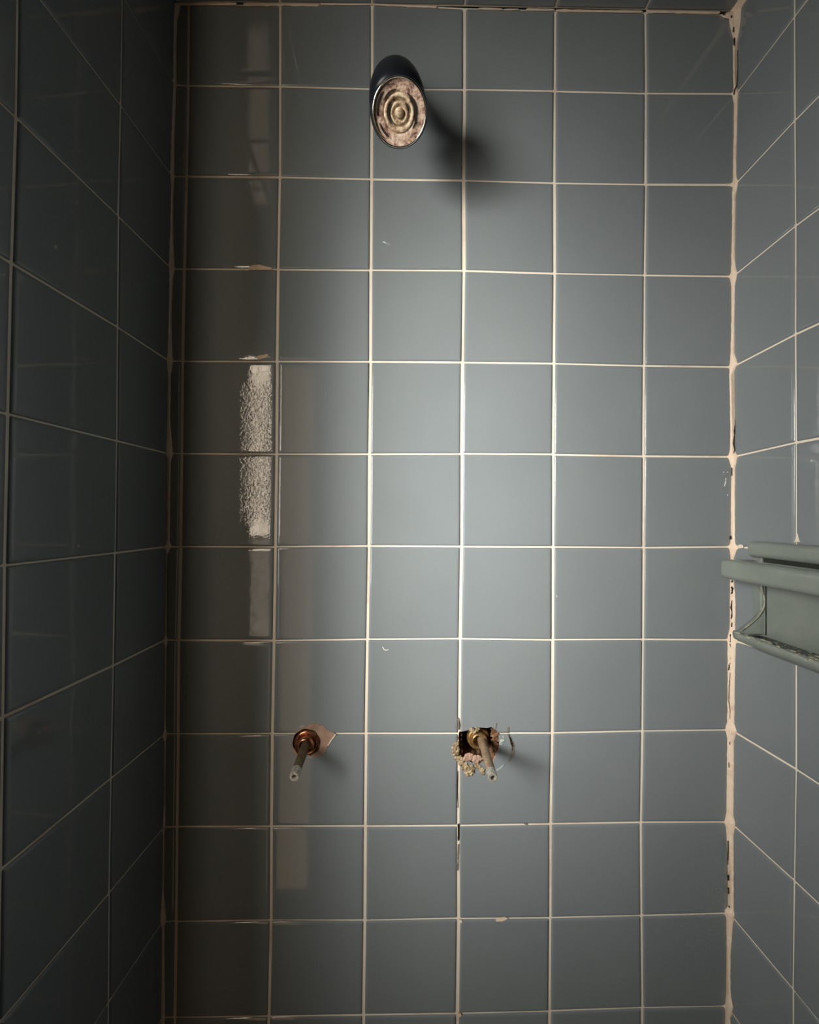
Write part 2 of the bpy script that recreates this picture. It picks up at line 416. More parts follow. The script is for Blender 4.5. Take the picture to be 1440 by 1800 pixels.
# ceiling: (x, distance from the back wall)
_xs = [g[0].x for g in gb]; _zs = [g[0].y for g in gb]
_mx, _mz = sum(_xs)/8, sum(_zs)/8
CB = sum((a-_mx)*(b_-_mz) for a, b_ in zip(_xs, _zs))/sum((a-_mx)**2 for a in _xs)
def ceil_z(x): return _mz + CB*(x-_mx) + 0.0022
def ceil_pl(u, v, h): return Vector((u, -v, ceil_z(u) - h))
cy = [0.0, 0.085, 0.085+T, 0.085+2*T, 0.085+3*T, 0.085+4*T]
gc = []
for i, c in enumerate(cols):
    x = gb[i][0].x
    gc.append([Vector((x + (AL*v if i == 0 else (AR*v if i == 7 else 0)), v)) for v in cy])
ceiling = tiled_wall('ceiling', gc, ceil_pl, [3*px]*8, [4*px]+[3*px]*5)
struct(ceiling, 'dark tiled shower ceiling')
bm = bmesh.new(); x0 = gb[0][NROW].x; x1 = gb[7][NROW].x; fz = min(g[NROW].y for g in gb)
rbox(bm, ((x0+x1)/2-0.0, -0.34, fz-0.02), (x1-x0+0.1, 0.78, 0.04), 0)
M['floor'] = mat('shower_floor', (0.25,0.26,0.25), 0.6)[0]
struct(obj('floor', bm, 'floor', smooth=False), 'grey shower floor')

# ---------------------------------------------------------------- lit pane of pebbled glass outside the stall, mirrored in the tiles
m_ = bpy.data.materials.new('lit_pebbled_glass'); m_.use_nodes = True; nt = m_.node_tree
b = nt.nodes['Principled BSDF']; b.inputs['Base Color'].default_value = (0.3,0.28,0.25,1); b.inputs['Roughness'].default_value = 0.4
nz = nt.nodes.new('ShaderNodeTexNoise'); nt.links.new(coords(nt), nz.inputs['Vector']); nz.inputs['Scale'].default_value = 110; nz.inputs['Detail'].default_value = 1.5; nz.inputs['Distortion'].default_value = 2.5
rp = nt.nodes.new('ShaderNodeValToRGB'); nt.links.new(nz.outputs['Fac'], rp.inputs['Fac'])
rp.color_ramp.elements[0].position = 0.44; rp.color_ramp.elements[0].color = (0.13,0.09,0.055,1)
rp.color_ramp.elements[1].position = 0.53; rp.color_ramp.elements[1].color = (1.0,0.83,0.64,1)
nt.links.new(rp.outputs['Color'], b.inputs['Emission Color']); b.inputs['Emission Strength'].default_value = 14.0
M['litglass'] = m_
def dup_mat(src, name, strength, col=None):
    mm = M[src].copy(); mm.name = name; bb = mm.node_tree.nodes['Principled BSDF']; bb.inputs['Emission Strength'].default_value = strength; return mm
M['litglass_low'] = dup_mat('litglass', 'lit_pebbled_glass_lower', 2.4)
ZP = -0.62                      # the pane's distance from the back wall
bm = bmesh.new()
XP0, XP1 = -0.393, -0.340
zt, zm, zb = EZ+0.41, EZ-0.06, EZ-0.33
rbox(bm, ((XP0+XP1)/2, ZP-0.012, (zt+0.015)), (XP1-XP0+0.04, 0.024, 0.03), 0.002)
rbox(bm, ((XP0+XP1)/2, ZP-0.012, (zb-0.015)), (XP1-XP0+0.04, 0.024, 0.03), 0.002)
rbox(bm, (XP1+0.01, ZP-0.012, (zt+zb)/2), (0.02, 0.024, zt-zb+0.06), 0.002)
win = obj('window_1', bm, 'frame', smooth=False); struct(win, 'narrow pebbled glass pane outside the stall')
for (a, c_, mk) in ((zm+0.004, zt, 'litglass'), (zb, zm-0.004, 'litglass_low')):
    bm = bmesh.new(); rbox(bm, ((XP0+XP1)/2, ZP-0.014, (a+c_)/2), (XP1-XP0, 0.006, c_-a), 0)
    obj('glass_pane', bm, mk, win, smooth=False)

# ---------------------------------------------------------------- corner beads
RE = [(20,1284,1306),(45,1284,1304),(58,1286,1302),(68,1289,1300),(80,1287,1297),(100,1287.5,1296),(130,1287.5,1296),(152,1288.5,1297),(165,1287,1300),(185,1290,1299),(230,1289.5,1298),(270,1288.5,1296.5),(310,1288,1297),(325,1287,1300),(345,1286,1295),(400,1286,1294),(450,1284.5,1293.5),(475,1284,1296),(486,1282,1298),(505,1285,1294),(560,1285,1293),(620,1283,1293),(640,1281.5,1298),(660,1281,1291),(700,1282,1290),(760,1283,1293),(790,1282,1293),(803,1279,1298),(825,1285,1294),(880,1284,1294),(940,1284.5,1294),(955,1283,1295),(963,1281,1299),(980,1284,1292),(1020,1283,1292),(1060,1282.5,1295),(1105,1282,1294),(1120,1278,1297),(1140,1278,1296),(1200,1278,1294),(1270,1277,1293),(1282,1274,1297),(1300,1277,1292),(1350,1276.5,1292),(1430,1276,1291),(1446,1273,1294),(1465,1276,1291),(1550,1280,1291),(1595,1279.5,1291),(1604,1272.5,1292),(1620,1276,1290),(1680,1277,1286),(1740,1277,1286),(1765,1274,1290),(1785,1275,1286),(1820,1274,1285)]
LE = [(8,306,318),(20,305,316),(35,304,312),(80,303.5,311),(150,303,311),(230,300,308),(310,298,307),(330,299,306),(400,298,305),(473,295,308),(490,296,305),(560,294.5,302),(634,292,305),(660,294,301),(740,293,300),(798,290,305),(812,293,301),(880,292.5,300),(950,291,299),(961,288,302),(975,290.5,295),(1050,289.5,293.5),(1115,289,293),(1125,286,296),(1140,288.5,293),(1220,288,292.5),(1280,287,292),(1291,284,296),(1305,287.5,292.5),(1400,287,291.5),(1454,284,292),(1470,285.5,289.5),(1560,284,288.5),(1617,280,293),(1630,283,290),(1700,283,290),(1780,282,291),(1820,281,290)]
def interp(tab, y):
    for (a, b_) in zip(tab, tab[1:]):
        if y <= b_[0]:
            t = (y-a[0])/(b_[0]-a[0]); t = max(0, t); return [a[k]+(b_[k]-a[k])*t for k in (1,2)]
    return list(tab[-1][1:])
def bead(name, tab, which, bulge, lab):
    bm = bmesh.new(); rows = []; y = tab[0][0]
    while y <= tab[-1][0]:
        L, R_ = interp(tab, y); n1 = noise.noise(Vector((y*.09, which, 0)))*.7; n2 = noise.noise(Vector((y*.11, which+5, 0)))*.7
        L += n1; R_ += n2
        if which == 0:
            A = W(on_back(L, y)); dx = DXR(A.z); B = W(on_right(R_, y, -dx)); A.x = min(A.x, XRM+dx-0.0018); B.y = min(B.y, -0.0018)
        else:
            B = W(on_back(R_, y)); dx = DXL(B.z); A = W(on_left(L, y, dx)); B.x = max(B.x, XLM+dx+0.0012); A.y = min(A.y, -0.0012)
        zz = (A.z+B.z)/2
        s = 1 if which == 0 else -1
        # quarter-round bead between A and B, standing proud of the tiles
        if which == 0: A = A + Vector((0,-0.0014,0)); B = B + Vector((-0.0014,0,0))
        else: B = B + Vector((0,-0.0014,0)); A = A + Vector((0.0014,0,0))
        row = [A + Vector((0, 0.003 if which == 0 else 0, 0)) - Vector((0.003,0,0))*(which == 1)]
        for k in range(7):
            t = k/6; P_ = A.lerp(B, t); P_.z = zz
            out = Vector((-s, -1, 0)).normalized() * (bulge*math.sin(math.pi*t)) * (1+.5*noise.noise(Vector((y*.2, t*3, which))))
            row.append(P_+out)
        row.append(B + (Vector((0.003,0,0)) if which == 0 else Vector((0,0.003,0))))
        rows.append([bm.verts.new(p) for p in row]); y += 2.5
    for a, b_ in zip(rows, rows[1:]):
        for k in range(len(a)-1): bm.faces.new([a[k], a[k+1], b_[k+1], b_[k]])
    o = obj(name, bm, 'caulk'); return struct(o, lab)
trim_r = bead('trim_1', RE, 0, 0.0010, 'cracked pinkish caulk bead in the right rear corner')
trim_l = bead('trim_2', LE, 1, 0.0006, 'grout bead in the left rear corner')

# cracks and mould marks in the right bead: thin irregular slivers of dark gap
def on_bead(x, y, lift=0.0016):
    a = W(on_back(x, y, 0.003)); return a + (EYE-a).normalized()*lift
def sliver(parent, name, path, mk='black', lift=0.0022, surf=None):
    """path: list of (x, y, width in px)"""
    bm = bmesh.new(); pts = []
    for (a, b_) in zip(path, path[1:]):
        n = max(2, int(abs(b_[1]-a[1])/2)+abs(int((b_[0]-a[0])/2)))
        for k in range(n): t = k/n; pts.append([a[i]+(b_[i]-a[i])*t for i in range(3)])
    pts.append(list(path[-1])); Lr = []
    for k, (x, y, w) in enumerate(pts):
        a, b_ = pts[max(0, k-1)], pts[min(len(pts)-1, k+1)]
        d = Vector((b_[0]-a[0], b_[1]-a[1])); d = d.normalized() if d.length else Vector((0,1)); nn = Vector((-d.y, d.x))
        w1 = w*.5*(1+.7*noise.noise(Vector((x*.5, y*.5, 1)))); w2 = w*.5*(1+.7*noise.noise(Vector((x*.5, y*.5, 9))))
        Lr.append([(x+nn.x*w1, y+nn.y*w1), (x-nn.x*w2, y-nn.y*w2)])
    f = surf or (lambda x, y: on_bead(x, y, lift))
    top = [[bm.verts.new(f(*p)) for p in r] for r in Lr]
    for a, b_ in zip(top, top[1:]): bm.faces.new([a[0], a[1], b_[1], b_[0]])
    ex = bmesh.ops.extrude_face_region(bm, geom=list(bm.faces))
    for v in [g for g in ex['geom'] if isinstance(g, bmesh.types.BMVert)]: v.co += (v.co-EYE).normalized()*0.0008
    o = obj(name, bm, mk, parent, smooth=False); return o
cr = [[(1291.5,66,1.5),(1290.5,75,2.5),(1290,80,1.2)], [(1296.5,88,1),(1297,120,1.4),(1295.5,150,1.8),(1291,158,1.4),(1290,166,2)],
      [(1293,738,1),(1292,752,2),(1292.5,757,4),(1291,765,1.2),(1289.5,780,2),(1292,790,1.6),(1290,797,1.4)],
      [(1286,822,1.5),(1286,836,1.6)], [(1284.5,942,3),(1284,948,3)], [(1287,1020,3),(1287,1024,1.5)], [(1286.5,1031,3),(1289,1038,5),(1286,1044,2)],
      [(1287,1055,1),(1285.5,1068,3),(1287,1076,1.5),(1287,1083,3),(1285,1088,1)], [(1287,1094,2),(1286.5,1102,2.5)], [(1284,1115,2),(1286,1122,4.5),(1284,1129,2)], [(1284,1132,3.5),(1285.5,1138,2)],
      [(1286,1145,.9),(1287,1150,1),(1284,1158,.8)], [(1282,1166,1),(1290,1166.5,1)], [(1282,1168,2),(1281,1178,1.8)], [(1284,1182,.8),(1282,1205,.9),(1281,1232,.9),(1284,1250,1.1),(1283,1264,1)],
      [(1288,1287,1),(1286,1300,2),(1284.5,1307,5),(1286,1312,2),(1287,1318,1.5),(1284,1320,1.5)], [(1287,1322,.9),(1287.5,1345,1.1)], [(1281,1340,1.2),(1282,1350,1)], [(1287,1408,1.3),(1286.5,1420,1.5),(1285,1432,1)],
      [(1288,1436,2),(1291,1446,2.5),(1291.5,1450,1.5)], [(1280,1478,2),(1280,1500,2),(1279,1520,1.2)], [(1280,1538,3),(1280.5,1548,2.4)], [(1280.5,1560,2),(1281,1572,1.5)], [(1280,1592,1.5),(1285,1597,2),(1290,1603,4),(1291,1608,2)],
      [(1285.5,1615,1.4),(1284.5,1640,2),(1284,1660,1)]]
for k, c_ in enumerate(cr):
    sliver(trim_r, 'crack_and_shade', c_)

# caulk along the ceiling joint, broken into lengths, and the lump in the corner
bm = bmesh.new()
def bead_h(bm, x0, y0, x1, y1, w):
    n = max(3, int((x1-x0)/4)); prev = None
    for k in range(n+1):
        t = k/n; x = x0+(x1-x0)*t; y = y0+(y1-y0)*t; ww = w*(1+.35*noise.noise(Vector((x*.08, 3, 0))))*(0.55 if k in (0, n) else 1)
        row = []
        for a in range(5):
            s = -1+a*.5; p = W(on_back(x, y+s*ww/2, 0.0014+0.0012*math.cos(s*math.pi/2)))
            p.z = min(p.z, ceil_z(p.x)-0.0014); row.append(bm.verts.new(p))
        if prev:
            for a in range(4): bm.faces.new([prev[a], prev[a+1], row[a+1], row[a]])
        prev = row
for s in ((312,6.5,416,6.5,6),(428,7.5,500,7,7),(500,7,561,8,6.5),(563,6,655,6,6),(656,6.5,768,12,5.5),(841,15,883,16.2,4),(885,17,912,16.5,3.4),(925,16.5,975,17.5,4.5),(977,18.5,1130,20.5,4.8),(1136,19,1266,21.5,7)):
    bead_h(bm, *s)
cx_, cz_ = gb[7][0].x, ceil_z(gb[7][0].x)
rows = []
for k in range(26):      # bead running forward between ceiling and right wall
    yy = 0.002+k*0.006; base = right_pl(yy, cz_, 0); rr = 0.0042*(1+.35*noise.noise(Vector((k*.5, 0, 4))))*(1.5-min(1, k/5)*.5)
    rows.append([bm.verts.new((base.x-0.0014-rr*a, -yy, cz_-0.0014-rr*b_)) for a, b_ in ((1.15,-0.3),(1.0,0.05),(0.62,0.30),(0.30,0.62),(0.05,1.0),(-0.3,1.15))])
for a, b_ in zip(rows, rows[1:]):
    for q in range(5): bm.faces.new([a[q], a[q+1], b_[q+1], b_[q]])
trim_c = struct(obj('trim_3', bm, 'caulk'), 'broken caulk along the top joint of the back wall')
bm = bmesh.new()
poly = [(1266,26),(1280,21),(1290,18),(1300,8),(1310,-6),(1320,-20),(1326,-20),(1316,2),(1307,18),(1302,34),(1300,52),(1299,68),(1289,68),(1286,56),(1283,44),(1281,33),(1272,31)]
def lump(bm, poly, q, hgt, bulge=True):
    cx = sum(p[0] for p in poly)/len(poly); cyy = sum(p[1] for p in poly)/len(poly)
    r0 = [bm.verts.new(W(on_back(x, y, 0.0006))) for x, y in poly]
    r1 = [bm.verts.new(W(on_back(x, y, q))) for x, y in poly]
    r2 = [bm.verts.new(W(on_back(cx+(x-cx)*.6, cyy+(y-cyy)*.6, q+hgt))) for x, y in poly]
    n = len(poly)
    for a, b_ in ((r0, r1), (r1, r2)):
        for i in range(n): j = (i+1) % n; bm.faces.new([a[i], a[j], b_[j], b_[i]])
    c0_ = bm.verts.new(W(on_back(cx, cyy, q+hgt*1.1)))
    for i in range(n): bm.faces.new([r2[i], r2[(i+1) % n], c0_])
lump(bm, poly[0:5]+[(1312,-2)]+poly[8:], 0.003, 0.0015)
obj('caulk_lump', bm, 'caulk', trim_c)
for c_ in ([(1287,27,2),(1285,31,2.5)], [(1290,47,2),(1289,56,2.5)], [(1266,19,2),(1272,25,3),(1276,21,1.5)]):
    sliver(trim_c, 'crack_and_shade', c_, surf=lambda x, y: W(on_back(x, y, 0.0052)))

# ---------------------------------------------------------------- marks on the back wall
def patch(parent, name, poly, mk, q=0.0018, jitter=0.4, n_sub=3, thick=0.0005, surf=None):
    """irregular thin patch of real material lying on the tiles"""
    bm = bmesh.new(); out = []
    for i in range(len(poly)):
        a, b_ = poly[i], poly[(i+1) % len(poly)]
        for k in range(n_sub):
            t = k/n_sub; x = a[0]+(b_[0]-a[0])*t; y = a[1]+(b_[1]-a[1])*t
            out.append((x+jitter*noise.noise(Vector((x, y, 2.2)))*2, y+jitter*noise.noise(Vector((x, y, 8.8)))*2))
    f = surf or (lambda x, y, qq: W(on_back(x, y, qq)))
    cx = sum(p[0] for p in out)/len(out); cyy = sum(p[1] for p in out)/len(out)
    r0 = [bm.verts.new(f(x, y, 0.0010)) for x, y in out]
    r1 = [bm.verts.new(f(cx+(x-cx)*.97, cyy+(y-cyy)*.97, q)) for x, y in out]
    n = len(out)
    for i in range(n): j = (i+1) % n; bm.faces.new([r0[i], r0[j], r1[j], r1[i]])
    fc = bm.faces.new(r1); bmesh.ops.triangulate(bm, faces=[fc])
    return obj(name, bm, mk, parent, smooth=False)

# plaster around the left valve, with the hole kept open
pl = crop(460, 1230, 7.2, [(392,560),(405,470),(440,400),(500,345),(560,330),(620,305),(690,282),(740,310),(790,330),(860,385),(935,425),(890,480),(850,560),(815,630),(790,680),(740,700),(680,722),(610,715),(520,700),(440,690),(400,640)])
bm = bmesh.new(); pl2 = []
for k in range(len(pl)):
    a_, b_ = pl[k], pl[(k+1) % len(pl)]
    for t in (0, .34, .67):
        x, y = a_[0]+(b_[0]-a_[0])*t, a_[1]+(b_[1]-a_[1])*t
        pl2.append((x+2.6*noise.noise(Vector((x*.35, y*.35, 3))), y+2.6*noise.noise(Vector((x*.35, y*.35, 13)))))
outer = [px2(*p) for p in pl2]
ring = [lc + (p-lc)*1.0 for p in hole_l]
vs = outer+ring; es = [(k, (k+1) % len(outer)) for k in range(len(outer))]+[(len(outer)+k, len(outer)+(k+1) % len(ring)) for k in range(len(ring))]
v2, e2, f2, *_ = geometry.delaunay_2d_cdt(vs, es, [], 0, 1e-6)
def inside2(p, poly):
    c = False; j = len(poly)-1
    for i in range(len(poly)):
        a, b_ = poly[i], poly[j]
        if (a.y > p.y) != (b_.y > p.y) and p.x < (b_.x-a.x)*(p.y-a.y)/(b_.y-a.y)+a.x: c = not c
        j = i
    return c
bv = [bm.verts.new((p.x, -0.0020, p.y)) for p in v2]
for f in f2:
    cc = sum((v2[k] for k in f), Vector((0,0)))/len(f)
    if inside2(cc, outer) and not inside2(cc, ring): bm.faces.new([bv[k] for k in f])
for v in [v for v in bm.verts if not v.link_faces]: bm.verts.remove(v)
ex = bmesh.ops.extrude_face_region(bm, geom=list(bm.faces))
for v in [g for g in ex['geom'] if isinstance(g, bmesh.types.BMVert)]: v.co.y += 0.0012
o = obj('plaster_patch', bm, 'plaster', wall_back, smooth=False); o['label'] = 'pinkish brown plaster patch beside the left valve'
o = patch(wall_back, 'grout_smear', crop(460, 1230, 7.2, [(935,428),(950,432),(905,490),(870,545),(838,590),(832,575),(870,515),(905,465)]), 'grout', q=0.0022)
patch(wall_back, 'plaster_fleck', crop(460, 1230, 7.2, [(475,350),(500,325),(550,318),(552,335),(520,348),(480,362)]), 'smear')
patch(wall_back, 'plaster_fleck', crop(460, 1230, 7.2, [(570,705),(600,700),(640,720),(630,745),(590,740)]), 'smear')

# cavities behind the two holes
def cavity(name, hole, depth, sc_, mk, lab):
    bm = bmesh.new(); c_ = sum(hole, Vector((0,0)))/len(hole); rings = []
    for (d, s) in ((-0.0012, 1.0), (0.004, 1.03), (depth*.5, 1.0), (depth, sc_)):
        rings.append([bm.verts.new((c_.x+(p.x-c_.x)*s*(1+(.10*noise.noise(Vector((p.x*200, d*300, p.y*200))) if d > 0 else 0)), d, c_.y+(p.y-c_.y)*s)) for p in hole])
    n = len(hole)
    for a, b_ in zip(rings, rings[1:]):
        for i in range(n): j = (i+1) % n; bm.faces.new([a[i], a[j], b_[j], b_[i]])
    bm.faces.new(rings[-1])
    o = obj(name, bm, mk, wall_back, smooth=False); o['label'] = lab; return o
cavity('valve_cavity', hole_r, 0.030, 0.8, 'mortar', 'ragged brown hole broken into the wall around the right valve')
cavity('valve_cavity', hole_l, 0.030, 0.8, 'mortar', 'round hole in the wall around the left valve')

# putty crumbs around the right hole
def putty(px_list, seed, q, mk='putty'):
    bm = bmesh.new()
    rr = random.Random(seed)
    for k, (x, y, r) in enumerate(px_list):
        blob(bm, W(on_back(760+x/7.2, 1230+y/7.2, q-0.0006)), r/7.2*px*.95, (1, .42, 1), .55, 3, seed+k)
        for i in range(7):
            a = rr.uniform(0, 6.28); d = r*rr.uniform(.3, .95)
            blob(bm, W(on_back(760+(x+d*math.cos(a))/7.2, 1230+(y+d*math.sin(a))/7.2, q)), r/7.2*px*rr.uniform(.25, .55), (1, .42, 1), .5, 3, seed+k*9+i)
    o = obj('putty_lump', bm, mk, wall_back); return o
o = putty([(290,620,48),(305,570,40),(300,680,45),(335,740,42)], 1, 0.0016); o['label'] = 'yellowed putty left of the right valve hole'
o = putty([(380,800,48),(430,860,55),(480,900,52),(500,860,40),(350,770,35),(440,920,38)], 11, 0.0016); o['label'] = 'yellowed putty below the right valve hole'
o = putty([(570,840,34),(600,860,30),(630,890,30),(640,930,26),(560,810,24)], 21, 0.0018)
o = putty([(500,385,34),(540,400,26),(570,375,22)], 31, 0.0020)
o = putty([(470,720,48),(540,745,48),(590,740,38),(420,745,32)], 41, 0.002, 'plaster')
o = putty([(770,690,50),(750,740,38),(800,600,46),(800,520,42),(780,440,40)], 51, -0.002, 'mortar')
o = putty([(350,440,26),(352,500,26),(350,560,26),(362,640,30)], 56, -0.003, 'mortar')
o = putty([(780,375,34),(815,430,30),(832,500,26)], 61, 0.0002, 'mortar')
o = putty([(880,520,30),(868,560,22),(900,470,18)], 71, 0.0014, 'smear')
# ring left by the missing cover plate
def arc_mark(name, cx, cy_, rx, ry, a0, a1, w, mk):
    n = 26; path = []
    for k in range(n+1):
        a = math.radians(a0+(a1-a0)*k/n); path.append((cx+rx*math.cos(a), cy_-ry*math.sin(a), w*(math.sin(math.pi*k/n)*.8+.3)))
    return sliver(wall_back, name, path, mk, surf=lambda x, y: W(on_back(x, y, 0.0019)))
rc = (760+650/7.2, 1230+620/7.2)
arc_mark('grime_ring', rc[0], rc[1], 51, 46, 34, -30, 6.0, 'greygrime')
arc_mark('grime_ring', rc[0], rc[1], 51, 46, 30, -4, 3.6, 'mortar')
arc_mark('sealant_ring', rc[0]-2, rc[1]-1, 48, 46, -38, -62, 3.4, 'smear')
for pth in ([(871,1281,1.2),(873,1271,1.4)], [(874,1287.3,1.6),(884,1287.6,1.8),(893,1287.2,1.6)], [(893,1278,3),(894,1284,2.4),(892,1288,2)], [(804.5,1262,1.4),(806.5,1275,2.4),(805,1283,1.6)]):
    sliver(wall_back, 'crack_and_shade', pth, 'greygrime', surf=lambda x, y: W(on_back(x, y, 0.0020)))
# painted tile-step shadow and dark breaks along the joint below the right valve
for pth in ([(803.8,1355,.7),(803,1390,1.0),(803.8,1420,.8)], [(805.5,1448,2.2),(806,1462,2.4),(805,1478,1.8)], [(805.3,1484,1),(804.5,1530,1.1)]):
    sliver(wall_back, 'crack_and_shade', pth, 'black', surf=lambda x, y: W(on_back(x, y, 0.0016)))
sliver(wall_back, 'crack_and_shade', [(921,1448,1.5),(926,1449,2.2)], 'greygrime', surf=lambda x, y: W(on_back(x, y, 0.0018)))
o = patch(wall_back, 'grout_chip', [(871,1617),(877,1612.5),(888,1612),(894,1614),(888,1618),(880,1620),(873,1620)], 'plasterchip' if 'plasterchip' in M else 'caulk'); o['label'] = 'orange chip in the joint near the bottom'
patch(wall_back, 'grout_chip', [(805,1615),(812,1617),(813,1622),(808,1624),(804,1621)], 'grout')
patch(wall_back, 'grout_chip', [(804,1780),(810,1781),(812,1786),(806,1789),(803,1786)], 'caulk')
patch(wall_back, 'grout_lump', [(437,470),(444,466),(455,465),(466,468),(478,471),(478,474),(450,475),(440,474)], 'caulk', q=0.0024)
patch(wall_back, 'grout_lump', [(447,629),(455,625),(462,624),(470,622),(473,624),(468,629),(458,631)], 'caulk', q=0.0024)
sliver(wall_back, 'white_mark', [(672.5,1137,1),(674.5,1141,1.3),(678,1143,1.3),(683,1142,1)], 'white', surf=lambda x, y: W(on_back(x, y, 0.0018)))
sliver(wall_back, 'white_mark', [(1276.5,840,1.6),(1276,847,1.8),(1273.5,855,1.3)], 'white', surf=lambda x, y: W(on_back(x, y, 0.0018)))  # glints beside the right bead, painted as white strokes and dots
for (x, y) in ((1272.5,830),(1279,830),(1279,870),(979,1048)):
    sliver(wall_back, 'white_mark', [(x-.8,y,1.6),(x+.8,y,1.6)], 'white', surf=lambda x, y: W(on_back(x, y, 0.0018)))

# ---------------------------------------------------------------- shower head
Wp = W(on_back(693, 140, 0.0)); Fp = W(on_back(702.0, 199.0, 0.10)); Bp = W(on_back(693.5, 147.0, 0.074))
ax = (Fp-Bp).normalized(); Lh = (Fp-Bp).length
af = ((EYE-Fp).normalized()*0.85 + ax*0.15).normalized()
sh = thing('shower_head', 'old chrome shower head with limescaled brown face, high on the back wall', 'shower head', Wp)
bm = bmesh.new()
lathe(bm, Bp, ax, [(-0.0045,0.0),(-0.0040,0.0110),(-0.0015,0.0180),(0.0035,0.0225),(0.010,0.0250),(0.020,0.0268),(Lh-0.024,0.0278),(Lh-0.017,0.0265),(Lh-0.013,0.0235),(Lh-0.012,0.0)], 72)
lathe(bm, Fp, af, [(-0.034,0.0240),(-0.028,0.0272),(-0.020,0.0284),(-0.013,0.0285),(-0.0095,0.0280),(-0.0065,0.0270),(-0.0045,0.0262)], 72)
obj('head_body', bm, 'chrome', sh)
bm = bmesh.new(); aw = (Bp-Wp).normalized(); La = (Bp-Wp).length
lathe(bm, Wp, aw, [(-0.02,0.0105),(La-0.004,0.0105),(La+0.010,0.0105)], 32)
lathe(bm, Wp, Vector((0,-1,0)), [(0.0012,0.0165),(0.004,0.0160),(0.0065,0.0130),(0.007,0.0100)], 40)
obj('shower_arm', bm, 'chrome', sh)
bm = bmesh.new()
lathe(bm, Fp, af, [(-0.005,0.0264),(-0.002,0.0265),(-0.0004,0.0262),(0.0,0.0256),(-0.0002,0.0250),(-0.0014,0.0246),(-0.004,0.0244)], 96)
o = obj('head_rim', bm, 'bright_chrome', sh); o['label'] = 'bright chrome rim'
bm = bmesh.new()
lathe(bm, Fp, af, [(-0.0042,0.0245),(-0.0034,0.0220),(-0.0032,0.0180),(-0.0034,0.0158),(-0.0046,0.0150)], 96)
o = obj('face_plate', bm, 'scale', sh); o['label'] = 'brown corroded face plate'
bm = bmesh.new()
lathe(bm, Fp, af, [(-0.0048,0.0151),(-0.0030,0.0147),(-0.0020,0.0135),(-0.0024,0.0118),(-0.0046,0.0108)], 96, .01)
lathe(bm, Fp, af, [(-0.0050,0.0109),(-0.0052,0.0092),(-0.0034,0.0088),(-0.0024,0.0078),(-0.0028,0.0066),(-0.0046,0.0060),(-0.0048,0.0)], 72, .02)
o = obj('spray_ring', bm, 'scale2', sh); o['label'] = 'concentric rings crusted with yellowish limescale'
bm = bmesh.new()
lathe(bm, Fp, af, [(-0.0048,0.0044),(-0.0026,0.0043),(-0.0014,0.0036),(-0.0006,0.0024),(-0.0002,0.0)], 40, .03)
obj('centre_knob', bm, 'scale2', sh)
u, v = basis(af)
def slot(a0, a1, r, w):
    bm = bmesh.new(); n = 14; prev = None
    for k in range(n+1):
        a = math.radians(a0+(a1-a0)*k/n); d = u*math.cos(a)+v*math.sin(a); ww = w*(.3+math.sin(math.pi*k/n))
        row = [bm.verts.new(Fp-af*0.0016+d*(r-ww/2)), bm.verts.new(Fp-af*0.0016+d*(r+ww/2))]
        if prev: bm.faces.new([prev[0], prev[1], row[1], row[0]])
        prev = row
    ex = bmesh.ops.extrude_face_region(bm, geom=list(bm.faces))
    for q in [g for g in ex['geom'] if isinstance(g, bmesh.types.BMVert)]: q.co -= af*0.0016
    o = obj('spray_slot', bm, 'black', sh, smooth=False)
def ang_of(dx, dz):  # direction on the face as seen: dx right, dz up
    d = Vector((dx, 0, dz)); d = d-af*d.dot(af); return math.degrees(math.atan2(d.dot(v), d.dot(u)))
for (a, span, r, w) in ((ang_of(-1,-.1), 95, 0.0104, 0.0011), (ang_of(1,.55), 85, 0.0160, 0.0016), (ang_of(1,.8), 50, 0.0096, 0.0010), (ang_of(-.5,1), 45, 0.0172, 0.0012), (ang_of(.9,-.6), 30, 0.0170, 0.0009), (ang_of(-.7,-.9), 40, 0.0208, 0.0010), (ang_of(-1,.5), 50, 0.0215, 0.0012)):
    slot(a-span/2, a+span/2, r, w)

